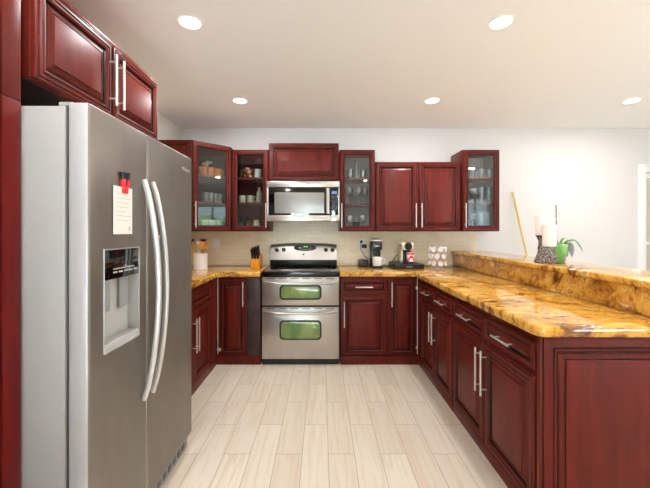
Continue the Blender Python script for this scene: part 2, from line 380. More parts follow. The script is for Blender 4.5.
# half wall under the bar
struct(MB().box(1.535, 1.67, 1.475, YB-.001, 0, 1.04), 'wall_half', WALL, 'low wall carrying the raised bar')
# door on the right
dt = MB(); cw = .092
dt.box(DX0-cw, DX0, YB-.018, YB-.0005, 0, DZ+cw, .004); dt.box(DX1, DX1+cw, YB-.018, YB-.0005, 0, DZ+cw, .004); dt.box(DX0, DX1, YB-.018, YB-.0005, DZ, DZ+cw, .004)
struct(dt, 'trim_1', WHITE, 'white door casing')
dd = MB()
dd.box(DX0+.005, DX0+.05, YB+.05, YB+.09, .01, DZ-.005, .003); dd.box(DX1-.12, DX1-.005, YB+.05, YB+.09, .01, DZ-.005, .003)
for a, b in ((.01, .25), (1.15, 1.185), (DZ-.06, DZ-.005)): dd.box(DX0+.05, DX1-.12, YB+.05, YB+.09, a, b, .003)
do = struct(dd, 'door_1', WHITE, 'white glazed door with pale blind')
MB().box(DX0+.05, DX1-.12, YB+.062, YB+.075, .25, DZ-.06).build('blind', DOORBEIGE, do)
struct(MB().box(1.90, DX0-cw-.002, YB-.015, YB-.0005, 0, .11, .003), 'baseboard_back', WHITE, 'white baseboard on the back wall')

# ------------------------------------------------------------------ cabinet builders
T = .021
def frame_prof(fw):
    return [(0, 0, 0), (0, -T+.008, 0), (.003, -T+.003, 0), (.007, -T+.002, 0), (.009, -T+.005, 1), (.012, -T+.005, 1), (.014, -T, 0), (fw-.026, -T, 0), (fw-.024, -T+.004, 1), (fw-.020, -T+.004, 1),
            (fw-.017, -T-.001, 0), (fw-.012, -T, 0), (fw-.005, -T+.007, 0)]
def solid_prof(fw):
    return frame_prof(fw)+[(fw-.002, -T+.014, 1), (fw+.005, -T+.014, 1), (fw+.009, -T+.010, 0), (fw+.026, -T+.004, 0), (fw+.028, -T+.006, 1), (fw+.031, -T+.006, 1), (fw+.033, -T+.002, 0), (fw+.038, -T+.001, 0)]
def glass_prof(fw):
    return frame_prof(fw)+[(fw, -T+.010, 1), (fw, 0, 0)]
def handle(parent, x, z, L, vert=True):
    m = MB(); y0 = -T; yo = -T-.032; r = .0058
    if vert:
        m.tube([(x, yo, z-L/2), (x, yo, z+L/2)], r, 12)
        for q in (-.36, .36): m.tube([(x, y0+.001, z+q*L), (x, yo, z+q*L)], .0042, 8)
    else:
        m.tube([(x-L/2, yo, z), (x+L/2, yo, z)], r, 12)
        for q in (-.36, .36): m.tube([(x+q*L, y0+.001, z), (x+q*L, yo, z)], .0042, 8)
    return m.build('handle', CHROME, parent)
def door(root, x, z, w, h, hx=None, hz=None, hl=.255, name='door', fw=.058, vert=True, glass=False, loc=None, rot=None):
    m = MB().panel(x, z, w, h, glass_prof(fw) if glass else solid_prof(fw), not glass)
    d = m.build(name, [CHERRY, GROOVE], root, loc, rot, smooth=20)
    if hx is not None: handle(d, hx, hz, hl, vert)
    if glass: MB().box(x+fw-.004, x+w-fw+.004, -.008, -.004, z+fw-.004, z+h-fw+.004).build('glass_pane', PANE, d)
    return d
def hollow(root, w, d, z0, z1, shelves, inner=None):
    m = MB(); t = .018
    m.box(0, t, 0, d, z0, z1, .001); m.box(w-t, w, 0, d, z0, z1, .001); m.box(t, w-t, 0, d, z0, z0+t); m.box(t, w-t, 0, d, z1-t, z1)
    m.box(t, w-t, d-.008, d, z0+t, z1-t, mi=1)
    m.box(t, t+.002, .02, d-.008, z0+t, z1-t, mi=1); m.box(w-t-.002, w-t, .02, d-.008, z0+t, z1-t, mi=1)
    m.build('body', [CHERRY, inner or INSIDE], root)
    for z in shelves: MB().box(t+.003, w-t-.003, .012, d-.009, z-.018, z, .001).build('shelf', SHELFW, root)
ZB, ZT = .862, 1.306     # base carcass top, wall cabinet bottom
TALL = 2.175
# --- wall cabinets
UY = 3.59; UD = YB-UY-.011
c = thing('wall_cabinet', 'glass-door wall cabinet of mugs and jars left of the microwave', 'cabinet', (px(231.4, 3.57), UY, 0), 0, 'cherry wall cabinets')
w = px(268.4, 3.57)-px(231.4, 3.57); hollow(c, w, UD, ZT, TALL, (1.615, 1.885)); door(c, .003, ZT+.003, w-.006, TALL-ZT-.006, w-.022, 1.475, glass=True)
c = thing('wall_cabinet', 'glass-door wall cabinet of wine glasses just right of the microwave', 'cabinet', (.186, UY, 0), 0, 'cherry wall cabinets')
w = .378; hollow(c, w, UD, ZT, TALL, (1.60, 1.880), REFLECT_LINING); door(c, .003, ZT+.003, w-.006, TALL-ZT-.006, .022, 1.475, glass=True)
c = thing('wall_cabinet', 'two-door solid cherry wall cabinet above the coffee machines', 'cabinet', (.568, UY, 0), 0, 'cherry wall cabinets')
w = .905; MB().box(0, w, 0, UD, ZT, 2.046, .002).build('body', CHERRY, c)
door(c, .004, ZT+.004, w/2-.012, .728, w/2-.03, 1.475); door(c, w/2+.008, ZT+.004, w/2-.012, .728, w/2+.03, 1.475)
c = thing('wall_cabinet', 'glass-door wall cabinet of tumblers at the right end of the row', 'cabinet', (1.494, UY, 0), 0, 'cherry wall cabinets')
w = .392; hollow(c, w, UD, ZT, TALL, (1.61, 1.880), REFLECT_LINING); door(c, .003, ZT+.003, w-.006, TALL-ZT-.006, .020, 1.475, glass=True)
c = thing('wall_cabinet', 'wide single-door cherry cabinet directly above the microwave', 'cabinet', (-.566, UY, 0), 0, 'cherry wall cabinets')
w = .744; MB().box(0, w, 0, UD, 1.845, 2.245, .002).build('body', CHERRY, c); door(c, .003, 1.848, w-.006, .394)
# diagonal corner cabinet
P0, P1 = Vector((-1.272, 3.29)), Vector((-.968, 3.572))
ang = math.atan2(P1.y-P0.y, P1.x-P0.x); L = (P1-P0).length
c = thing('corner_wall_cabinet', 'diagonal glass-door corner cabinet with copper mugs left of the mug cabinet', 'cabinet', (0, 0, 0), 0, 'cherry wall cabinets')
yb_, xl_ = YB-.011, XL+.011
poly = [(P0.x, P0.y), (P1.x, P1.y), (P1.x, yb_), (xl_, yb_), (xl_, P0.y)]
m = MB(); m.prism(poly, ZT, ZT+.018); m.prism(poly, TALL+.007, TALL+.025)
m.box(P1.x-.018, P1.x, P1.y, yb_, ZT+.018, TALL+.007); m.box(xl_, P0.x, P0.y, P0.y+.018, ZT+.018, TALL+.007)
m.box(xl_, P1.x-.018, yb_-.008, yb_, ZT+.018, TALL+.007, mi=1); m.box(xl_, xl_+.008, P0.y+.018, yb_-.008, ZT+.018, TALL+.007, mi=1)
m.build('body', [CHERRY, INSIDE], c)
ip = [(P0.x, P0.y+.022), (P1.x-.021, P1.y+.004), (P1.x-.021, yb_-.01), (xl_+.01, yb_-.01), (xl_+.01, P0.y+.022)]
for z in (1.60, 1.88): MB().prism(ip, z-.018, z).build('shelf', SHELFW, c)
door(c, .002, .003, L-.004, TALL+.025-ZT-.006, .02, .165, glass=True, loc=(P0.x, P0.y, ZT), rot=(0, 0, ang))
ep = MB().panel(xl_+.004, ZT+.003, P0.x-xl_-.006, TALL+.025-ZT-.006, [(a, b*.6, q) for a, b, q in solid_prof(.05)])
ep.build('end_panel', [CHERRY, GROOVE], c, (0, P0.y-.0005, 0), smooth=20)
# cabinet above the fridge
c = thing('fridge_cabinet', 'two-door cherry cabinet mounted high above the fridge', 'cabinet', (-1.02, 1.175, 0), R(90))
FW = 2.06-1.175; MB().box(.004, FW-.004, .02, .60, 1.842, 1.8455).build('underside_shade', BOARD_SHADE, c); MB().box(0, FW, 0, .60, 1.846, 2.205, .003).box(-.004, FW+.004, -.012, .60, 2.205, 2.222, .004).build('body', CHERRY, c)  # dark sheet paints in the shaded gap between box and fridge
door(c, .006, 1.850, FW/2-.012, .350, FW/2-.03, 2.02, .24, fw=.05); door(c, FW/2+.006, 1.850, FW/2-.012, .350, FW/2+.03, 2.02, .24, fw=.05)
# tall panel and pantry at the left edge
c = thing('fridge_surround_panel', 'tall bright red cherry panel beside the near side of the fridge', 'panel')
MB().box(XL+.001, -1.012, 1.066, 1.134, 0, 1.743, .003).build('lower_panel', CHERRYR, c); MB().box(XL+.001, -1.012, 1.066, 1.134, 1.745, 2.505, .003).build('upper_panel', CHERRY, c)
c = thing('pantry_cabinet', 'tall dark cherry pantry cabinet at the far left edge', 'cabinet', (-1.024, .42, 0), R(90))
MB().box(0, .642, 0, .62, 0, 2.44, .003).build('body', CHERRY, c); door(c, .01, .12, .622, 1.60, .05, 1.05); door(c, .01, 1.74, .622, .66, .05, 1.9)

# --- base cabinets
def base_mold(root, x0, x1, z=.085, mi=0):
    return MB().box(x0, x1, -.008, .02, 0, z, .003).build('base_molding', CHERRY, root)
DZ0, DZ1, RZ0, RZ1 = .095, .678, .702, .828
# left run
c = thing('base_cabinet', 'two-door base cabinet under the counter between fridge and left corner', 'cabinet', (-1.04, 2.26, 0), R(90), 'cherry base cabinets')
MB().box(0, .838, .0, .598, 0, ZB, .002).build('body', CHERRY, c); base_mold(c, 0, .838)
door(c, .02, DZ0, .405, DZ1-DZ0, .40, .48, .27); door(c, .43, DZ0, .395, DZ1-DZ0, .455, .48, .27)
door(c, .02, RZ0, .805, RZ1-RZ0, fw=.032, name='drawer')
c = thing('corner_base_cabinet', 'L-shaped base cabinet in the left corner beside the range', 'cabinet', (0, 0, 0), 0, 'cherry base cabinets')
MB().prism([(-1.04, 3.10), (-1.04, 3.31), (-.602, 3.31), (-.602, 3.908), (XL+.012, 3.908), (XL+.012, 3.10)], 0, ZB).build('body', CHERRY, c)
MB().prism([(-1.032, 3.10), (-1.032, 3.302), (-.602, 3.302), (-.602, 3.33), (-1.06, 3.33), (-1.06, 3.10)], 0, .085, .002).build('base_molding', CHERRY, c)
door(c, 0, 0, .262, .735, .238, .60, .24, loc=(-1.005, 3.31, .095), fw=.05)
MB().box(-.738, -.604, 3.298, 3.3095, .09, .85, .002).build('filler_panel', BOARD_SHADE, c)['label'] = 'bare dark board beside the range'
MB().box(-1.0395, -1.026, 3.112, 3.285, .09, .85, .002).build('side_filler', CHERRY, c)
hg = MB(); hg.tube([(-1.016, 3.288, .11), (-1.016, 3.288, .85)], .004, 8); hg.box(-1.022, -.985, 3.280, 3.289, .14, .17, .002); hg.build('hinge_rod', CHROME, c)
# right of the range
c = thing('base_cabinet', 'base cabinet with one drawer and door just right of the range', 'cabinet', (.184, 3.31, 0), 0, 'cherry base cabinets')
MB().box(0, .464, 0, .598, 0, ZB, .002).build('body', CHERRY, c); base_mold(c, 0, .464)
door(c, .012, DZ0, .44, DZ1-DZ0, .032, .50, .25); door(c, .012, RZ0, .44, RZ1-RZ0, .225, .765, .17, name='drawer', fw=.032, vert=False)
c = thing('corner_base_cabinet', 'L-shaped base cabinet with narrow tall door in the right corner', 'cabinet', (0, 0, 0), 0, 'cherry base cabinets')
MB().prism([(.649, 3.31), (.955, 3.31), (.955, 3.202), (1.525, 3.202), (1.525, 3.908), (.649, 3.908)], 0, ZB).build('body', CHERRY, c)
MB().prism([(.649, 3.302), (.947, 3.302), (.947, 3.202), (.975, 3.202), (.975, 3.33), (.649, 3.33)], 0, .085, .002).build('base_molding', CHERRY, c)
door(c, 0, 0, .258, .735, .022, .60, .24, loc=(.656, 3.31, .095), fw=.05)
hg = MB(); hg.tube([(.930, 3.286, .11), (.930, 3.286, .85)], .004, 8); hg.box(.915, .935, 3.278, 3.288, .16, .19, .002); hg.box(.915, .935, 3.278, 3.288, .74, .77, .002); hg.build('hinge_rod', CHROME, c)
# peninsula run
def pen(y1, y0, label):
    c = thing('base_cabinet', label, 'cabinet', (.955, y1, 0), R(-90), 'cherry base cabinets'); w = y1-y0; hw = w/2
    MB().box(0, w, 0, .575, 0, ZB, .002).build('body', CHERRY, c); base_mold(c, 0, w, .065)
    for s, x in ((0, .014), (1, hw+.006)):
        dw = hw-.02; door(c, x, .078, dw, .592, x+(dw-.028 if s == 0 else .028), .50, .255)
        door(c, x, .694, dw, .122, x+dw/2, .752, .165, name='drawer', fw=.030, vert=False)
pen(3.20, 2.425, 'far two-door two-drawer base cabinet of the peninsula nearest the corner')
pen(2.423, 1.478, 'near two-door two-drawer base cabinet at the peninsula end')
c = thing('end_panel', 'large raised cherry panel closing the near end of the peninsula', 'panel', (.945, 1.476, 0))
MB().panel(0, 0, .72, ZB, [(a*1.0, b, q) for a, b, q in solid_prof(.078)]).build('raised_panel', [CHERRY, GROOVE], c, smooth=20)
MB().box(-.006, .004, -.024, -.0005, 0, ZB-.002, .003).build('corner_bead', [CHERRY], c)

# --- granite
def arc(cx, cy, r, a0, a1, n=6): return [(cx+r*math.cos(R(a0+(a1-a0)*k/n)), cy+r*math.sin(R(a0+(a1-a0)*k/n))) for k in range(n+1)]
Z0, Z1 = .8625, .912
tag(MB().prism([(-.602, 3.272), (-.602, 3.9095), (XL+.0105, 3.9095), (XL+.0105, 2.10), (-1.0, 2.10), (-1.0, 3.20), (-.945, 3.272)], Z0, Z1, .012).build('worktop', GRAN), 'gold granite worktop in the left corner between fridge and range', 'worktop')
tag(MB().prism([(.172, 3.272), (.90, 3.272)]+arc(.95, 1.455, .05, 180, 270)+[(1.513, 1.405), (1.513, 3.9095), (.172, 3.9095)], Z0, Z1, .012).build('worktop', GRAN), 'L-shaped gold granite worktop right of the range and along the peninsula', 'worktop')
tag(MB().box(1.514, 1.5345, 1.405, 3.908, .9125, 1.042, .001).build('granite_riser', GRAN), 'upright granite strip between peninsula worktop and bar top', 'splashback')
tag(MB().prism([(1.49, 3.908), (1.49, 1.40), (1.885, 1.40), (1.885, 3.908)], 1.043, 1.083, .013).build('bar_top', GRAN), 'raised gold granite bar top along the peninsula', 'bar top')

# ------------------------------------------------------------------ fridge
c = thing('refrigerator', 'side-by-side stainless refrigerator with ice and water dispenser', 'refrigerator', (0, 0, 0))
FXF = -.79
MB().box(XL+.03, -.872, 1.142, 2.048, .03, 1.736, .006).box(-.90, -.85, 1.15, 1.2, 1.736, 1.752, .004).box(-.90, -.85, 1.99, 2.04, 1.736, 1.752, .004).build('case', FSIDE, c)
MB().box(-.872, -.862, 1.15, 2.04, .1, 1.73).build('door_gasket', mat('gasket', (70, 68, 66), .7), c)
ME = [FEDGE, FSTEEL]
def fdoor(y0, y1, name):
    o = MB().box(-.862, FXF, y0, y1, .095, 1.748, .010, seg=3).build(name, FEDGE, c)
    return o
fz = fdoor(1.142, 1.521, 'freezer_door'); rf = fdoor(1.527, 2.048, 'fresh_food_door')
DY0, DY1, DZA, DZB = 1.220, 1.450, .868, 1.240
cut(fz, [MB().box(FXF-.045, FXF+.1, DY0, DY1, DZA, DZB)])
for o in (fz, rf):
    o.data.materials.clear(); o.data.materials.append(FEDGE); o.data.materials.append(FSTEEL)
    for p in o.data.polygons: p.material_index = 1 if p.normal.x > .5 else 0
    o.data.polygons.foreach_set('use_smooth', [True]*len(o.data.polygons)); o.data.set_sharp_from_angle(angle=R(40))
def bow(y, parent):
    m = MB(); n = 18; pts = []
    for k in range(n+1):
        t = k/n; z = .565+.97*t; pts.append((FXF+.004+.066*math.sin(math.pi*t)**.75, y, z))
    m.tube(pts, .0125, 10, squash=(1.0, .8))
    return m.build('handle', mat('handle_silver', (214, 212, 210), .32, .6), parent)
bow(1.487, fz); bow(1.562, rf)
dp = MB(); dp.box(FXF-.006, FXF+.004, DY0-.003, DY0, DZA-.006, DZB+.006, .001).box(FXF-.006, FXF+.004, DY1, DY1+.003, DZA-.006, DZB+.003, .001).box(FXF-.006, FXF+.004, DY0, DY1, DZB, DZB+.003).box(FXF-.006, FXF+.006, DY0, DY1, DZA-.006, DZA+.004)
dp.box(FXF-.0448, FXF-.042, DY0, DY1, DZA, DZB, mi=1).box(FXF-.042, FXF-.002, DY0, DY0+.004, DZA, 1.13, mi=1).box(FXF-.042, FXF-.002, DY1-.004, DY1, DZA, 1.13, mi=1)
dsp = dp.build('dispenser', [FEDGE, DISPG], fz)
pn = MB(); pn.box(FXF-.04, FXF+.003, DY0+.001, DY1-.001, 1.128, DZB-.001, .003)
MBp = pn.build('control_panel', BGLASS, dsp)
bt = MB()
for k in range(5): bt.box(FXF+.003, FXF+.0045, DY0+.05+k*.035, DY0+.075+k*.035, 1.150, 1.156)
bt.box(FXF+.003, FXF+.0042, DY0+.05, DY1-.04, 1.164, 1.168); bt.build('buttons', DISPG, dsp)
MB().box(FXF-.04, FXF+.004, DY0+.004, DY1-.004, DZA+.002, DZA+.028, .004).build('drip_tray', DISPG, dsp)
for q in (DY0+.03, DY1-.085): MB().box(FXF-.04, FXF-.028, q, q+.055, 1.0, 1.128, .004).build('paddle', GREYP, dsp)
gl = MB().box(-.86, -.815, 1.15, 2.04, .006, .088, .004)
for k in range(14): gl.box(-.8155, -.811, 1.20+k*.058, 1.24+k*.058, .03, .06, .001, mi=1)
gl.build('kick_grille', [GREYP, mat('grille_slot', (92, 90, 88), .5)], c)
text('Whirlpool', 'badge', FEDGE, rf, (FXF+.0006, 1.955, 1.665), .026, (R(90), 0, R(90)))
# note and clip on the freezer door
nt = thing('shopping_list', 'white paper note hanging on the fridge door under the red clip', 'note', (FXF, 1.330, 1.298))
p_ = MB(); p_.box(.004, .006, -.062, .062, 0, .185); p_.build('sheet', PAPER, nt)
q_ = MB()
for k in range(7): q_.box(.006, .0063, -.045, .02+.01*((k*3) % 4), .155-k*.017, .1575-k*.017)
q_.box(.006, .0063, .036, .05, .012, .03); q_.build('writing', mat('faint_ink', (206, 198, 192), .8), nt)
ct = thing('magnetic_clip', 'red magnetic clip with two black tips holding the paper note', 'clip', (FXF, 1.335, 1.470))
k_ = MB(); k_.box(.007, .014, -.018, .020, -.012, .013, .004); k_.box(.0008, .018, -.018, -.002, .013, .046, .004); k_.box(.0008, .018, .006, .022, .013, .044, .004); k_.build('clip_body', RED, ct)
for yy in (-.012, .016): MB().tube([(.010, yy, .044), (.010, yy*1.35, .072)], .009, 12).build('tip', BLACK, ct)

# ------------------------------------------------------------------ range
c = thing('range', 'stainless double-oven range with black glass cooktop', 'range', (0, 0, 0))
SX0, SX1 = -.588, .170; SM = (SX0+SX1)/2
MB().box(SX0, SX1, 3.325, 3.885, .06, .872, .003).build('body', BLACK, c)
MB().box(SX0+.004, SX1-.004, 3.31, 3.86, .0, .06).build('kick_plate', BLACK, c)
MB().box(SX0-.0, SX1+.0, 3.282, 3.80, .872, .9135, .008).build('cooktop', BGLASS, c)
RINGM = mat('burner_ring', (70, 70, 72), .3)
for (x, y, r) in ((-.39, 3.42, .10), (-.03, 3.42, .11), (-.39, 3.66, .08), (-.03, 3.66, .08)):
    MB().lathe([(r, .9137), (r, .9141), (r-.003, .9141), (r-.003, .9137)], (x, y, 0), 40).build('burner_ring', RINGM, c)
bg = MB(); yb = 3.845
# curved stainless console
prof = [(3.80, .985), (3.803, 1.0), (3.815, 1.06), (3.828, 1.12), (3.842, 1.158), (3.862, 1.172), (3.90, 1.172), (3.90, .985)]
t = bmesh.new(); nX = 12; rows = []
for k in range(nX+1):
    x = SX0+.002+(SX1-SX0-.004)*k/nX; q = abs(k/nX-.5)*2
    rows.append([t.verts.new((x, y+.012*q*q*(y < 3.87), z-(.018*q**3 if z > 1.1 else 0))) for y, z in prof])
for a, b in zip(rows, rows[1:]):
    for j in range(len(prof)): t.faces.new((a[j], a[(j+1) % len(prof)], b[(j+1) % len(prof)], b[j]))
t.faces.new(rows[0]); t.faces.new(rows[-1]); bmesh.ops.recalc_face_normals(t, faces=t.faces)
bg.add(t).build('console', STEEL, c)
MB().box(SX0+.002, SX1-.002, 3.80, 3.895, .9136, .985, .003).build('console_base', BLACK, c)
for u in (276.7, 283.4, 326.0, 332.6):
    kx = px(u, 3.81); kb = MB(); Mk = Matrix.Translation((kx, 3.826, 1.098)) @ Matrix.Rotation(R(78), 4, 'X')
    kb.lathe([(0, -.01), (.024, -.01), (.024, .004), (.020, .012), (.019, .026), (.016, .030), (0, .030)], seg=24, M=Mk); ko = kb.build('knob', BLACK, c)
    MB().box(-.002, .002, .004, .018, .0298, .0312, M=Mk).build('pointer', STEEL, ko)
ds = MB(); Mk = Matrix.Translation((px(305, 3.81), 3.823, 1.118)) @ Matrix.Rotation(R(78), 4, 'X') @ Matrix.Scale(1, 4)
ds.lathe([(0, -.01), (.128, -.01), (.128, .004), (.120, .0065), (0, .0065)], seg=40, fn=lambda v: setattr(v, 'co', Vector((v.co.x, v.co.y*.27, v.co.z))), M=Mk)
dso = ds.build('display', BGLASS, c)
dg = MB()
for k in range(4): dg.box(.004+k*.012-.018, .012+k*.012-.018, .006, .022, .0066, .0074, M=Mk)
dg.build('digits', GREENLED, dso)
db = MB()
for k in range(7): db.box(-.055+k*.017, -.043+k*.017, -.022, -.016, .0066, .0074, M=Mk)
for s in (-1, 1):
    for k in range(3): db.box(s*(.06+k*.016)-.004, s*(.06+k*.016)+.004, -.004, .004, .0066, .0074, M=Mk)
db.build('buttons', GREYP, dso)
MB().lathe([(0, 0), (.010, 0), (.010, .003), (0, .003)], seg=16, M=Matrix.Translation((SM, 3.807, 1.045)) @ Matrix.Rotation(R(80), 4, 'X')).build('emblem', BLACK, c)
def rrect(x0, x1, z0, z1, r, n=6):
    return [(x, z) for cx, cz, a in ((x1-r, z1-r, 0), (x0+r, z1-r, 90), (x0+r, z0+r, 180), (x1-r, z0+r, 270)) for (x, z) in arc(cx, cz, r, a, a+90, n)]
XZ = Matrix(((1, 0, 0, 0), (0, 0, 1, 0), (0, 1, 0, 0), (0, 0, 0, 1)))   # prism drawn in x-z, thickness along y
def oven(z0, z1, wz0, wz1, hz, name, label):
    d = MB().box(SX0+.002, SX1-.002, 3.282, 3.324, z0, z1, .006).build(name, STEEL, c)
    MB().prism(rrect(SM-.205, SM+.205, wz0-.012, wz1+.012, .04), 3.2745, 3.285, .003, M=XZ).build('window_frame', BLACK, d)
    MB().prism(rrect(SM-.188, SM+.188, wz0+.004, wz1-.004, .03), 3.2715, 3.2755, .001, M=XZ).build('window', OVEN, d)
    h = MB(); n = 16; pts = []
    for k in range(n+1):
        t = k/n; pts.append((SX0+.03+(SX1-SX0-.06)*t, 3.268-.04*min(1, math.sin(math.pi*t)*3), hz-.010*math.sin(math.pi*t)))
    h.tube(pts, .0115, 12)
    for s in (SX0+.033, SX1-.033): h.box(s-.014, s+.014, 3.258, 3.286, hz-.012, hz+.012, .004)
    h.build('handle', STEEL, d)
    v = MB()
    for k in range(6): v.box(SX0+.05+k*.115, SX0+.05+k*.115+.08, 3.281, 3.2835, z1-.016, z1-.009, .0005)
    v.build('vent_slots', BLACK, d)
    return d
oven(.585, .858, .652, .774, .812, 'upper_oven_door', '')
oven(.062, .566, .262, .43, .526, 'lower_oven_door', '')

# ------------------------------------------------------------------ microwave
c = thing('microwave', 'over-the-range stainless microwave under the wide cabinet', 'microwave', (0, 0, 0))
MX0, MX1, MZ0, MZ1 = -.578, .184, 1.412, 1.832; k_ = (MX1-MX0)/292
MB().box(MX0, MX1, 3.545, YB-.012, MZ0+.01, MZ1, .003).build('body', BLACK, c)
def mxx(x): return MX0+(x-110)*k_
def mzz(y): return MZ1-(y-210)*(MZ1-MZ0)/162
MB().box(MX0, MX1, 3.522, 3.545, mzz(234), MZ1, .004).build('top_vent_strip', STEEL, c)
mdr = MB().box(MX0, mxx(364), 3.522, 3.545, MZ0, mzz(235), .004).build('door', BGLASS, c)
MB().box(MX0+.001, mxx(364), 3.518, 3.5225, MZ0+.001, mzz(348), .002).build('steel_band', STEEL, mdr)
MB().box(MX0+.001, mxx(117), 3.518, 3.5225, mzz(348)+.001, mzz(236), .001).build('steel_edge', STEEL, mdr)
MB().prism(rrect(mxx(141), mxx(341), mzz(340), mzz(256), .008), 3.5195, 3.5225, .001, M=XZ).build('window', MWGLASS, mdr)
h = MB(); h.tube([(mxx(354), 3.488, mzz(342)), (mxx(354), 3.488, mzz(240))], .0135, 12, squash=(1.4, .7))
for y in (252, 330): h.tube([(mxx(354), 3.5205, mzz(y)), (mxx(354), 3.488, mzz(y))], .007, 8)
h.build('handle', STEEL, mdr)
mc = MB().box(mxx(365), MX1, 3.522, 3.545, MZ0, mzz(235), .004).build('control_panel', BGLASS, c)
MB().box(mxx(371), mxx(391), 3.521, 3.5235, mzz(262), mzz(250)).build('display', BLUELED, mc)
b_ = MB()
for r in range(6):
    for q in range(3): b_.box(mxx(371+q*7.5), mxx(376+q*7.5), 3.5212, 3.523, mzz(275+r*9), mzz(271+r*9))
b_.build('buttons', mat('button_grey', (70, 72, 76), .4), mc)
MB().box(mxx(365), MX1-.001, 3.518, 3.5225, MZ0+.001, mzz(348), .002).build('steel_band', STEEL, mc)
MB().box(MX1-.014, MX1-.001, 3.518, 3.5225, mzz(348)+.001, mzz(236), .001).build('steel_edge', STEEL, mc)

# ------------------------------------------------------------------ ceiling lamps
for x, y, lb in ((-.756, 1.93, 'recessed ceiling light nearest above the fridge'), (1.025, 1.93, 'recessed ceiling light near, above the peninsula'),
                 (-.752, 3.09, 'recessed ceiling light at the back above the left glass cabinets'), (1.009, 3.09, 'recessed ceiling light at the back above the two-door wall cabinet'),
                 (2.84, 3.09, 'recessed ceiling light farthest right beyond the bar'),
                 (2.84, 1.93, 'recessed ceiling light over the dining side near the bar'), (-.756, .77, 'recessed ceiling light on the left behind the viewer'), (1.025, .77, 'recessed ceiling light on the right behind the viewer'), (2.84, .77, 'recessed ceiling light over the dining side behind the viewer'),
                 (-.756, -.8, 'recessed ceiling light at the far rear left'), (1.025, -.8, 'recessed ceiling light at the far rear centre'), (2.84, -.8, 'recessed ceiling light at the far rear right')):
    c = thing('recessed_light', lb, 'ceiling light', (x, y, ZC), 0, 'recessed ceiling lights')
    MB().lathe([(.0565, -.001), (.058, -.007), (.064, -.005), (.065, 0), (.0565, 0)], seg=32).build('trim_ring', WHITE, c)
    MB().lathe([(0, -.006), (.056, -.005), (.056, -.0005), (0, -.0005)], seg=32).build('lens', LENS, c)
    l = bpy.data.lights.new('downlight', 'AREA'); l.shape = 'DISK'; l.size = .10; l.energy = LAMP_W; l.color = LAMP_COL
    o = bpy.data.objects.new('downlight', l); COL.objects.link(o); o.parent = c; o.location = (0, 0, -.012)

# ------------------------------------------------------------------ outlets
c = thing('light_switch', 'white rocker switch plate on the tile above the utensil crock', 'switch', (px(216.4, 3.9), YB-.0105, 1.168))
MB().box(-.038, .038, -.006, 0, -.057, .057, .003).build('plate', PLASTIC, c); MB().box(-.017, .017, -.009, -.005, -.034, .034, .002).build('rocker', PLASTIC, c)
c = thing('wall_outlet', 'white outlet plate on the tile behind the coffee maker', 'outlet', (px(362.5, 3.9), YB-.0105, 1.163))
MB().box(-.040, .040, -.006, 0, -.062, .062, .003).build('plate', PLASTIC, c)
for z in (-.028, .028): MB().box(-.016, .016, -.0085, -.005, z-.020, z+.020, .004).build('socket', PLASTIC, c)
c = thing('power_adapter', 'black plug adapter in the lower socket of the outlet', 'plug', (px(362.5, 3.9)+.012, YB-.019, 1.135))
MB().box(-.024, .03, -.045, 0, -.022, .022, .004).build('adapter_body', BLACK, c)
tag(MB().box(px(362.5, 3.9)-.03, px(362.5, 3.9)+.0, YB-.045, YB-.019, 1.172, 1.20, .005).build('power_plug', BLACK), 'small black plug in the upper socket of the outlet', 'plug')

# ------------------------------------------------------------------ counter things
ZK = Z1+.0005
def lerp_tube(pts, n=24):
    P = [Vector(p) for p in pts]; out = []
    for k in range(n+1):
        t = k/n*(len(P)-1); i = min(int(t), len(P)-2); f = t-i
        p0, p1, p2, p3 = P[max(i-1, 0)], P[i], P[i+1], P[min(i+2, len(P)-1)]
        out.append(.5*((2*p1)+(-p0+p2)*f+(2*p0-5*p1+4*p2-p3)*f*f+(-p0+3*p1-3*p2+p3)*f**3))
    return out
# crock and utensils
cx, cy = -1.258, 3.49
c = thing('utensil_crock', 'white ceramic crock full of wooden cooking utensils', 'crock', (cx, cy, ZK))
MB().lathe([(0, 0), (.068, 0), (.072, .005), (.072, .163), (.074, .166), (.070, .170), (.066, .166), (.066, .012), (0, .012)], seg=36).build('pot', CERAM, c)
def utensil(name, label, dx, dy, tilt, az, L, head, m, hw=.027):
    L += .034; dx *= .9; dy *= .9
    c = thing(name, label, 'utensil', (cx+dx, cy+dy, ZK+.013), 0, 'utensils in the crock')
    d = Vector((math.sin(tilt)*math.cos(az), math.sin(tilt)*math.sin(az), math.cos(tilt)))
    M = d.to_track_quat('Z', 'Y').to_matrix().to_4x4()
    MB().tube([(0, 0, .006), (0, 0, L-.05)], [.006, .005], 8, M=M).build('handle', m, c)
    h = MB()
    if head == 'spoon': h.ball((0, 0, L-.025), (hw, .006, .04), M=M)
    elif head == 'spatula': h.box(-hw, hw, -.003, .003, L-.06, L+.02, .002, M=M)
    elif head == 'fork':
        h.box(-hw, hw, -.003, .003, L-.06, L-.03, .002, M=M)
        for q in (-1, 0, 1): h.box(q*hw*.8-.004, q*hw*.8+.004, -.003, .003, L-.031, L+.02, .001, M=M)
    elif head == 'ladle': h.lathe([(0, -.035), (.022, -.028), (.034, -.006), (.036, 0), (.033, 0), (.02, -.024), (0, -.031)], (0, 0, L), 20, M=M)
    h.build('head', m, c)
PALEW = wood('pale_wood', (222, 172, 100), (236, 196, 130), .5, 0)
utensil('wooden_spoon', 'dark wooden spoon leaning left in the crock', -.025, -.02, .26, R(190), .245, 'spoon', WOODUT)
utensil('wooden_spatula', 'pale flat wooden spatula at the front of the crock', -.012, -.035, .12, R(200), .235, 'spatula', PALEW, .026)
utensil('wooden_fork', 'wooden slotted fork leaning right in the crock', .028, -.025, .2, R(-15), .235, 'fork', WOODUT)
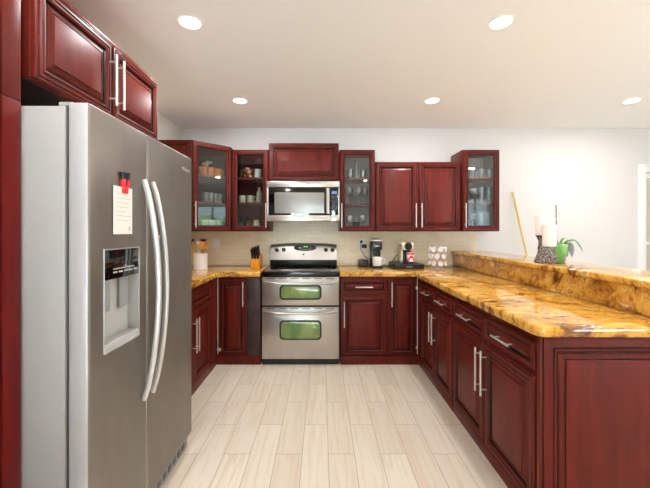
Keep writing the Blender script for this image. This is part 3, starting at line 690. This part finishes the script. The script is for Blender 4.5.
utensil('serving_spoon', 'wooden serving spoon right of centre in the crock', .03, .01, .14, R(15), .225, 'spoon', WOODUT)
utensil('black_ladle', 'black ladle standing highest at the back of the crock', .01, .03, .06, R(60), .265, 'ladle', BLACK, 0)
utensil('black_spatula', 'dark slotted turner at the left back of the crock', -.035, .02, .22, R(165), .255, 'spatula', BLACK)
utensil('metal_spoon', 'metal serving spoon between the ladle and the turner', -.03, .035, .14, R(120), .255, 'spoon', CHROME, .028)
utensil('wooden_turner', 'wide honey-coloured turner front right in the crock', .016, -.045, .10, R(-40), .225, 'spatula', WOODUT, .026)
utensil('wooden_paddle', 'pale rounded wooden paddle centre left in the crock', -.035, -.002, .17, R(175), .235, 'spoon', PALEW, .028)
# knife block
c = thing('knife_block', 'light wood knife block on the counter left of the range', 'knife block', (-.722, 3.66, ZK))
t = MB(); t.prism([(-.02, 0), (.13, 0), (.145, .09), (.09, .150), (-.035, .080)], -.05, .05, .004, M=Matrix(((0, 0, 1, 0), (1, 0, 0, 0), (0, 1, 0, 0), (0, 0, 0, 1))))
t.build('block', BLOCKW, c)
MB().prism(rrect(-.008, .008, .04, .06, .007), -.0225, -.0195, M=XZ).build('emblem', mat('block_mark', (150, 84, 20), .5), c)
sl = Vector((0, .125, .07)).normalized(); nn = Vector((0, -.07, .125)).normalized()
i = 0; names = ('left front', 'middle front', 'right front', 'left back', 'middle back', 'right back')
for row in (0, 1):
    for q in (-1, 0, 1):
        base = Vector((-.722+q*.03, 3.66-.035, ZK+.080))+sl*(.03+.06*row)+nn*.0015
        M = Matrix.Translation(base) @ nn.to_track_quat('Z', 'X').to_matrix().to_4x4()
        k = thing('kitchen_knife', 'black-handled knife in the %s slot of the knife block' % names[i], 'knife', tuple(base), 0, 'knives in the block'); i += 1
        Ml = nn.to_track_quat('Z', 'X').to_matrix().to_4x4()
        MB().box(-.009, .009, -.012, .012,   .006, .135-.015*row+.012*q, .005, M=Ml).build('handle', BLACK, k)
        MB().box(-.008, .008, -.010, .010, 0, .007, .001, M=Ml).build('bolster', CHROME, k)
# coffee maker
kx, ky = px(375.6, 3.74), 3.70
c = thing('coffee_maker', 'slim black pod coffee maker with silver top', 'coffee maker', (kx, ky, ZK))
MB().box(-.055, .055, -.11, .13, 0, .022, .006).build('base', BLACK, c)
MB().box(-.052, .052, .02, .13, .022, .24, .008).build('tower', BLACK, c)
MB().box(-.055, .055, -.07, .13, .19, .285, .012).build('brew_head', mat('dark_grey_plastic', (40, 40, 43), .25), c)
MB().box(-.050, .050, -.068, .12, .285, .305, .008).build('lid', CHROME, c)
MB().box(-.02, .02, -.0725, -.069, .232, .240, .0005).build('badge', CHROME, c)
def mug_mesh(r, h, m, hs=1, ha=0, seg=24, taper=.92, dark=None):
    b = MB(); b.lathe([(0, 0), (r*taper, 0), (r*taper+.001, .004), (r, h), (r-.003, h+.001), (r-.005, h), (r*taper-.005, .008), (0, .008)], seg=seg)
    pts = [(r*.95+.0, 0, h*.82), (r+.022*hs, 0, h*.80), (r+.03*hs, 0, h*.52), (r+.020*hs, 0, h*.24), (r*.93, 0, h*.2)]
    if hs: b.tube(lerp_tube(pts, 12), .0048, 8, M=Matrix.Rotation(ha, 4, 'Z'))
    return b
c = thing('coffee_mug', 'cream mug standing on the base of the black coffee maker', 'mug', (kx+.002, ky-.052, ZK+.0225))
MB().lathe([(0, 0), (.046, 0), (.050, .006), (.051, .092), (.048, .094), (.046, .09), (.044, .01), (0, .01)], seg=32).build('cup', CERAM, c)
MB().tube(lerp_tube([(.049, 0, .078), (.075, 0, .074), (.082, 0, .048), (.070, 0, .024), (.048, 0, .020)], 16), .0065, 10, M=Matrix.Rotation(R(-10), 4, 'Z')).build('handle', CERAM, c)
tag(MB().box(px(358.5, 3.8), px(367.8, 3.8), 3.74, 3.86, ZK, ZK+.075, .008).build('charger_box', mat('dark_box', (40, 38, 40), .3)), 'dark low box on the counter left of the coffee maker', 'box')
tag(MB().tube(lerp_tube([(px(362.5, 3.9)-.014, YB-.046, 1.18), (px(362.5, 3.9)-.03, YB-.07, 1.12), (px(364, 3.9), YB-.05, 1.03), (px(369, 3.85), YB-.04, .99), (kx-.03, YB-.035, .96), (kx, YB-.04, ZK+.006), (kx, YB-.085, ZK+.006)], 40), .0035, 8).build('black_cable', BLACK), 'black cord drooping from the outlet behind the coffee maker', 'cord')
# espresso machine on drawer
ex = px(405.5, 3.7)
tr = thing('capsule_drawer', 'flat black capsule drawer under the cream espresso machine', 'drawer', (px(406.5, 3.65), 3.68, ZK))
MB().box(-.155, .155, -.155, .17, 0, .05, .006).build('drawer_box', BLACK, tr); MB().box(-.150, .150, -.162, -.154, .004, .046, .003).build('drawer_front', BLACK, tr)
MB().box(-.03, .03, -.1645, -.1615, .018, .026, .0005).build('label', GREYP, tr)
c = thing('espresso_machine', 'cream capsule espresso machine with round black head', 'espresso machine', (ex, 3.70, ZK+.0505))
# side silhouette in y-z, extruded in x
YZ = Matrix(((0, 0, 1, 0), (1, 0, 0, 0), (0, 1, 0, 0), (0, 0, 0, 1)))
sil = [(.14, 0), (.14, .16), (.12, .205), (.07, .225), (-.02, .228), (-.065, .222), (-.085, .20), (-.088, .17), (-.075, .145), (-.02, .14), (-.02, 0)]
MB().prism(sil, -.056, .072, .012, M=YZ).build('body', CREAM, c)
MB().lathe([(0, 0), (.041, 0), (.041, .010), (.037, .016), (.028, .018), (0, .018)], seg=32, M=Matrix.Translation((.010, -.080, .184)) @ Matrix.Rotation(R(90), 4, 'X')).build('brew_head', BLACK, c)
MB().tube([(-.070, -.03, .19), (.084, -.03, .19)], .008, 10).build('lever', BLACK, c)
MB().box(-.035, .053, -.0235, -.0195, .008, .138, .002).build('front_plate', BLACK, c)
MB().box(-.045, .055, -.12, -.023, 0, .018, .004).build('drip_tray', BLACK, c)
c = thing('espresso_cup', 'white cup with red print under the espresso machine head', 'cup', (ex+.035, 3.70-.072, ZK+.0505+.0185))
MB().lathe([(0, 0), (.036, 0), (.040, .005), (.042, .095), (.039, .096), (.036, .09), (.034, .01), (0, .01)], seg=28).build('cup', CERAM, c)
MB().lathe([(.0418, .075), (.0428, .075), (.0430, .094), (.0420, .094)], seg=28).lathe([(.0405, .02), (.0416, .02), (.0420, .05), (.0410, .05)], seg=28, fn=lambda v: setattr(v, 'co', Vector((v.co.x, v.co.y, v.co.z+.02*math.sin(3*math.atan2(v.co.y, v.co.x)))))).build('red_print', RED, c)
tag(MB().tube(lerp_tube([(px(384, 3.7), 3.84, ZK+.005), (px(388, 3.7), 3.80, ZK+.006), (px(391, 3.8), 3.875, ZK+.01), (px(395, 3.8), 3.885, ZK+.07), (px(399, 3.8), 3.88, ZK+.12), (px(401, 3.8), 3.845, ZK+.09)], 30), .0035, 8).build('black_cable', BLACK), 'black cord looping behind the cream espresso machine', 'cord')
# carousel
qx, qy = px(437.6, 3.62), 3.62
c = thing('pod_carousel', 'three-tier wire carousel on the counter below the right wall cabinets', 'carousel', (qx, qy, ZK))
MB().lathe([(0, 0), (.062, 0), (.062, .006), (.05, .012), (0, .014)], seg=32).build('base', CHROME, c)
MB().tube([(0, 0, .012), (0, 0, .24)], .006, 10).build('pole', CHROME, c)
for z in (.022, .097, .172):
    n = 32; rw = MB(); rw.tube([(.045*math.cos(2*math.pi*k/n), .045*math.sin(2*math.pi*k/n), z) for k in range(n+1)], .0022, 6)
    for k in range(4):
        a = k*math.pi/2; rw.tube([(.004*math.cos(a), .004*math.sin(a), z), (.045*math.cos(a), .045*math.sin(a), z)], .002, 6)
    rw.build('ring', CHROME, c)
pod = None; tn = ('bottom', 'middle', 'top')
an = ('front', 'front right', 'right', 'back right', 'back', 'back left', 'left', 'front left')
for ti, z in enumerate((.045, .120, .195)):
    for k in range(8):
        a = R(-90)+2*math.pi*k/8+(math.pi/8 if ti == 1 else 0)
        if pod is None:
            pod = MB().lathe([(0, -.024), (.016, -.024), (.018, -.02), (.023, .014), (.026, .016), (.026, .019), (.020, .020), (.019, .017), (0, .0165)], seg=24).build('coffee_pod', mat('pod_white', (232, 224, 218), .3)); o = pod
        else: o = pod.copy(); COL.objects.link(o)
        dirv = Vector((math.cos(a), math.sin(a), .12)).normalized()
        o.location = Vector((qx, qy, ZK+z+.006))+Vector((math.cos(a), math.sin(a), 0))*.0735; o.rotation_euler = dirv.to_track_quat('Z', 'Y').to_euler()
        tag(o, 'white coffee pod facing %s on the %s tier of the carousel' % (an[k], tn[ti]), 'coffee pod', 'coffee pods on the carousel')

# ------------------------------------------------------------------ things on the bar
ZBAR = 1.0835
hx, hy = px(547, 2.42), 2.42
c = thing('candle_holder', 'grey bark-textured two-level candle holder on the bar', 'candle holder', (hx, hy, ZBAR))
def rough_fn(v):
    q = 1+.10*noise.noise(v.co*40); v.co.x *= q; v.co.y *= q
MB().lathe([(0, 0), (.084, 0), (.087, .01), (.078, .04), (.066, .075), (.054, .10), (.049, .112), (.048, .116), (0, .116)], (.003, -.012, 0), 40, fn=rough_fn).build('base', BARK, c)
MB().lathe([(0, .0), (.026, .0), (.024, .10), (.022, .14), (.020, .155), (.032, .178), (.042, .19), (.042, .196), (0, .196)], (.004, .066, 0), 32, fn=rough_fn).build('upper_stand', BARK, c)
def candle(x, y, z, r, h, lb):
    k = thing('pillar_candle', lb, 'candle', (x, y, z), 0, 'pillar candles')
    MB().lathe([(0, 0), (r-.002, 0), (r, .002), (r, h-.004), (r-.003, h), (r-.008, h-.001), (0, h-.006)], seg=36).build('wax', WAX, k)
    MB().tube([(0, 0, h-.008), (.001, 0, h+.007)], .0012, 6).build('wick', BLACK, k)
candle(hx+.004, hy+.068, ZBAR+.1965, .040, .145, 'white pillar candle higher up at the back left of the holder')
candle(hx+.005, hy-.018, ZBAR+.1165, .0435, .155, 'white pillar candle lower down at the front of the holder')
ox, oy = 1.765, 2.50
c = thing('potted_orchid', 'green orchid with one bare stem beside the candles on the bar', 'plant', (ox, oy, ZBAR))
MB().lathe([(0, 0), (.032, 0), (.036, .004), (.046, .07), (.048, .075), (.044, .076), (.040, .068), (0, .062)], seg=28).build('pot', mat('grey_pot', (150, 146, 136), .35), c)
MB().tube(lerp_tube([(-.004, 0, .06), (-.022, .004, .16), (-.024, .004, .28), (-.026, .004, .42)], 20), [.0048]*12+[.004]*9, 8).build('flower_stem', STEM, c)
nd = MB()
for z in (.21, .265, .315): nd.ball((-.0245, .004, z), (.0065, .0065, .006), sub=2)
nd.tube(lerp_tube([(-.0245, .004, .315), (-.012, .004, .335), (-.002, .004, .355)], 8), .0022, 6); nd.ball((0, .004, .36), (.008, .007, .012), sub=2); nd.ball((-.008, .004, .343), (.006, .005, .008), sub=2)
nd.build('buds', mat('bud_grey', (206, 206, 198), .6), c)
def one_leaf(pts, wmax, side, m, th=.003):
    lf = MB(); n = 14; P = lerp_tube(pts, n)
    lf.leaf(P, [wmax*max(.05, math.sin(math.pi*min(1, ((k/n)*.95+.05)**.85))**.9) for k in range(n+1)], side, th)
    return lf.build('leaf', m, c)
one_leaf([(0, -.01, .085), (-.055, -.08, .138), (-.098, -.14, .128), (-.120, -.172, .065), (-.124, -.182, .006)], .052, (1, -.35, 0), LEAF)
one_leaf([(0, 0, .08), (-.02, -.07, .125), (-.035, -.12, .10), (-.045, -.14, .045)], .03, (1, .3, 0), LEAF)
one_leaf([(0, 0, .085), (.02, -.03, .150), (.065, -.05, .165), (.10, -.055, .135), (.125, -.055, .080)], .022, (.2, 1, .25), LEAF)
one_leaf([(0, 0, .085), (.03, -.02, .135), (.052, -.03, .12), (.062, -.035, .075), (.064, -.035, .035)], .022, (.8, -.6, 0.1), LEAFU)
one_leaf([(0, .005, .08), (-.005, .05, .13), (.005, .09, .14), (.01, .12, .12)], .022, (1, 0, 0), LEAF)
one_leaf([(0, .0, .085), (.02, .02, .15), (.05, .03, .175), (.08, .035, .165)], .016, (.1, 1, .1), LEAF)
# bamboo pole leaning behind the bar
tag(MB().tube([(px(546, 3.7), 3.66, .008), (px(513, 3.89), 3.898, pz(192, 3.89))], [.013, .0115], 12).build('bamboo_pole', BAMBOO), 'slim bamboo pole leaning on the white wall behind the bar', 'pole')

# ------------------------------------------------------------------ things in the glass cabinets
def put(proto, u, d, z, label, cat, group, rz=0, sc=1):
    o = proto['o'] if not proto.get('used') else proto['o'].copy()
    if proto.get('used'): COL.objects.link(o)
    proto['used'] = True; o.location = (px(u, d), d, z+.0006); o.rotation_euler = (0, 0, rz); o.scale = (sc, sc, sc)
    tag(o, label, cat, group); return o
def pr(name, mb, m): return {'o': mb.build(name, m)}
mug_p = pr('mug', mug_mesh(.042, .098, None), MUGP); mug_d = pr('mug', mug_mesh(.042, .095, None), mat('dark_mug', (52, 34, 34), .25)); mug_w = pr('cup', mug_mesh(.040, .10, None, 0), CERAM)
mug_c = pr('mug', mug_mesh(.040, .082, None), CREAM); mug_k = pr('mug', mug_mesh(.036, .085, None), COPPER)
bot = pr('bottle', MB().lathe([(0, 0), (.028, 0), (.030, .005), (.030, .10), (.022, .125), (.012, .14), (.012, .17), (.014, .175), (0, .175)], seg=20), mat('pale_bottle', (206, 196, 170), .3))
jar_w = pr('jar', MB().lathe([(0, 0), (.034, 0), (.036, .005), (.036, .07), (.028, .085), (.030, .088), (.030, .105), (0, .107)], seg=20), mat('jar_cream', (222, 206, 170), .35))
jar_b = pr('jar', MB().lathe([(0, 0), (.032, 0), (.034, .005), (.034, .07), (.028, .08), (.030, .083), (.030, .1), (0, .1)], seg=20), BROWNG)
jar_d = pr('mug', mug_mesh(.036, .078, None, 1), mat('speckled_mug', (120, 116, 118), .3))
tum = pr('tumbler', MB().lathe([(0, 0), (.028, 0), (.030, .004), (.036, .11), (.034, .11), (.028, .008), (0, .008)], seg=20), GLASSW)
tall = pr('tall_glass', MB().lathe([(0, 0), (.026, 0), (.028, .004), (.034, .165), (.032, .165), (.026, .01), (0, .01)], seg=20), GLASSW)
wine = pr('wine_glass', MB().lathe([(0, 0), (.034, 0), (.034, .003), (.006, .008), (.004, .02), (.004, .08), (.012, .088), (.034, .11), (.040, .14), (.036, .18), (.034, .18), (.038, .14), (.032, .112), (0, .09)], seg=22), GLASSW)
gob = pr('goblet', MB().lathe([(0, 0), (.032, 0), (.032, .004), (.007, .01), (.006, .05), (.016, .058), (.036, .085), (.040, .14), (.038, .14), (.034, .088), (0, .06)], seg=22), GLASSW)
gobd = pr('goblet', MB().lathe([(0, 0), (.030, 0), (.030, .004), (.007, .01), (.006, .05), (.016, .058), (.034, .085), (.034, .13), (.032, .13), (.030, .088), (0, .06)], seg=22), SMOKE)
dec = pr('decanter', MB().lathe([(0, 0), (.040, 0), (.042, .006), (.040, .03), (.024, .06), (.020, .10), (.022, .14), (.016, .16), (.014, .18), (.022, .19), (.022, .205), (.010, .21), (0, .215)], seg=24), thin_glass('cut_glass', (250, 250, 250), .12, .35, .05))
dcup = pr('dark_cup', mug_mesh(.036, .07, None, 0), BLACK)
G1 = 'mugs and jars in the left glass cabinet'
put(mug_d, 241.6, 3.74, 1.885, 'dark mug at the left of the top shelf, left glass cabinet', 'mug', G1, R(200))
put(mug_p, 248.0, 3.69, 1.885, 'painted red and cream mug on the top shelf, left glass cabinet', 'mug', G1, R(-15), 1.12)
put(mug_w, 257.6, 3.71, 1.885, 'plain white cup on the top shelf, left glass cabinet', 'cup', G1)
put(mug_c, 242.6, 3.70, 1.615, 'cream mug with handle left on the middle shelf, left glass cabinet', 'mug', G1, R(170))
put(mug_c, 250.6, 3.70, 1.615, 'cream mug with handle right on the middle shelf, left glass cabinet', 'mug', G1, R(-10))
put(bot, 259.3, 3.72, 1.615, 'pale bottle at the right of the middle shelf, left glass cabinet', 'bottle', G1)
put(jar_d, 240.6, 3.70, 1.3245, 'speckled grey mug on the bottom, left glass cabinet', 'mug', G1, R(180))
put(jar_b, 248.2, 3.69, 1.3245, 'brown lidded jar on the bottom, left glass cabinet', 'jar', G1)
put(jar_w, 256.2, 3.69, 1.3245, 'cream lidded jar on the bottom, left glass cabinet', 'jar', G1)
put(gobd, 244.5, 3.80, 1.3245, 'smoked goblet behind the jars, left glass cabinet', 'goblet', G1, 0, 1.15)
G2 = 'things in the corner glass cabinet'
put(mug_k, 203.5, 3.50, 1.88, 'copper mug leftmost on the top shelf, corner cabinet', 'mug', G2, R(-20), 1.12); put(mug_k, 210.6, 3.56, 1.88, 'copper mug in the middle of the top shelf, corner cabinet', 'mug', G2, R(-20), 1.12); put(mug_k, 217.4, 3.63, 1.88, 'copper mug rightmost on the top shelf, corner cabinet', 'mug', G2, R(-20), 1.12)
fig = pr('figurine', MB().lathe([(0, 0), (.03, 0), (.03, .01), (.010, .03), (.008, .14), (.018, .16), (.024, .18), (.014, .20), (0, .205)], seg=18).ball((-.03, 0, .17), (.03, .012, .018)).ball((.03, 0, .185), (.03, .012, .016)), mat('figurine_pink', (232, 214, 214), .4))
put(fig, 207, 3.72, 1.88, 'pale winged ornament behind the copper mugs, corner cabinet', 'ornament', G2)
for k, (u, d, w_) in enumerate(((206, 3.50, 'first'), (211, 3.55, 'second'), (215.6, 3.60, 'third'), (220, 3.65, 'fourth'))):
    put(tum, u, d, 1.60, 'clear tumbler %s from left on the middle shelf, corner cabinet' % w_, 'glass', G2)
for k, (u, d, w_) in enumerate(((205, 3.50, 'left'), (212, 3.56, 'centre'), (219, 3.63, 'right'))):
    put(mug_w, u, d, 1.3245, 'plain white cup at %s on the bottom, corner cabinet' % w_, 'cup', G2)
G3 = 'glassware in the cabinet right of the microwave'
put(dec, 356.8, 3.70, 1.88, 'cut-glass decanter on the top shelf right of the microwave', 'decanter', G3)
put(tum, 350.5, 3.74, 1.88, 'clear tumbler left of the cut-glass decanter', 'glass', G3); put(tum, 363, 3.74, 1.88, 'clear tumbler right of the cut-glass decanter', 'glass', G3)
for u, d, w_ in ((349.4, 3.70, 'first'), (355.2, 3.78, 'second'), (359.0, 3.66, 'third'), (364.4, 3.72, 'fourth')):
    put(wine, u, d, 1.60, 'wine glass %s from left on the shelf right of the microwave' % w_, 'glass', G3, 0, 1.05)
put(gob, 349.6, 3.69, 1.3245, 'clear goblet at bottom left, cabinet right of the microwave', 'goblet', G3, 0, 1.1); put(gob, 362.6, 3.69, 1.3245, 'clear goblet at bottom right, cabinet right of the microwave', 'goblet', G3, 0, 1.1)
put(dcup, 356.2, 3.74, 1.3245, 'black cup between the two goblets right of the microwave', 'cup', G3, 0, 1.2)
G4 = 'glassware in the right end cabinet'
for u, d, w_ in ((472.4, 3.70, 'first'), (477, 3.78, 'second'), (481.2, 3.68, 'third'), (485.4, 3.76, 'fourth'), (489, 3.68, 'fifth')):
    put(tum, u, d, 1.88, 'clear tumbler %s from left on the top shelf, right end cabinet' % w_, 'glass', G4)
put(gob, 473.5, 3.70, 1.61, 'clear goblet at left on the middle shelf, right end cabinet', 'goblet', G4, 0, 1.2); put(gobd, 474.5, 3.80, 1.61, 'smoked goblet at left back of the middle shelf, right end cabinet', 'goblet', G4, 0, 1.1)
put(tall, 481.4, 3.70, 1.61, 'tall glass in the middle of the middle shelf, right end cabinet', 'glass', G4, 0, 1.1); put(tall, 488.4, 3.70, 1.61, 'tall glass at right on the middle shelf, right end cabinet', 'glass', G4, 0, 1.1)
put(gob, 473.2, 3.70, 1.3245, 'clear goblet at bottom left, right end cabinet', 'goblet', G4, 0, 1.25); put(gobd, 475.5, 3.81, 1.3245, 'smoked goblet at bottom left back, right end cabinet', 'goblet', G4)
put(tall, 481, 3.70, 1.3245, 'tall glass at bottom middle, right end cabinet', 'glass', G4, 0, 1.15); put(tall, 488, 3.70, 1.3245, 'tall glass at bottom right, right end cabinet', 'glass', G4, 0, 1.15)
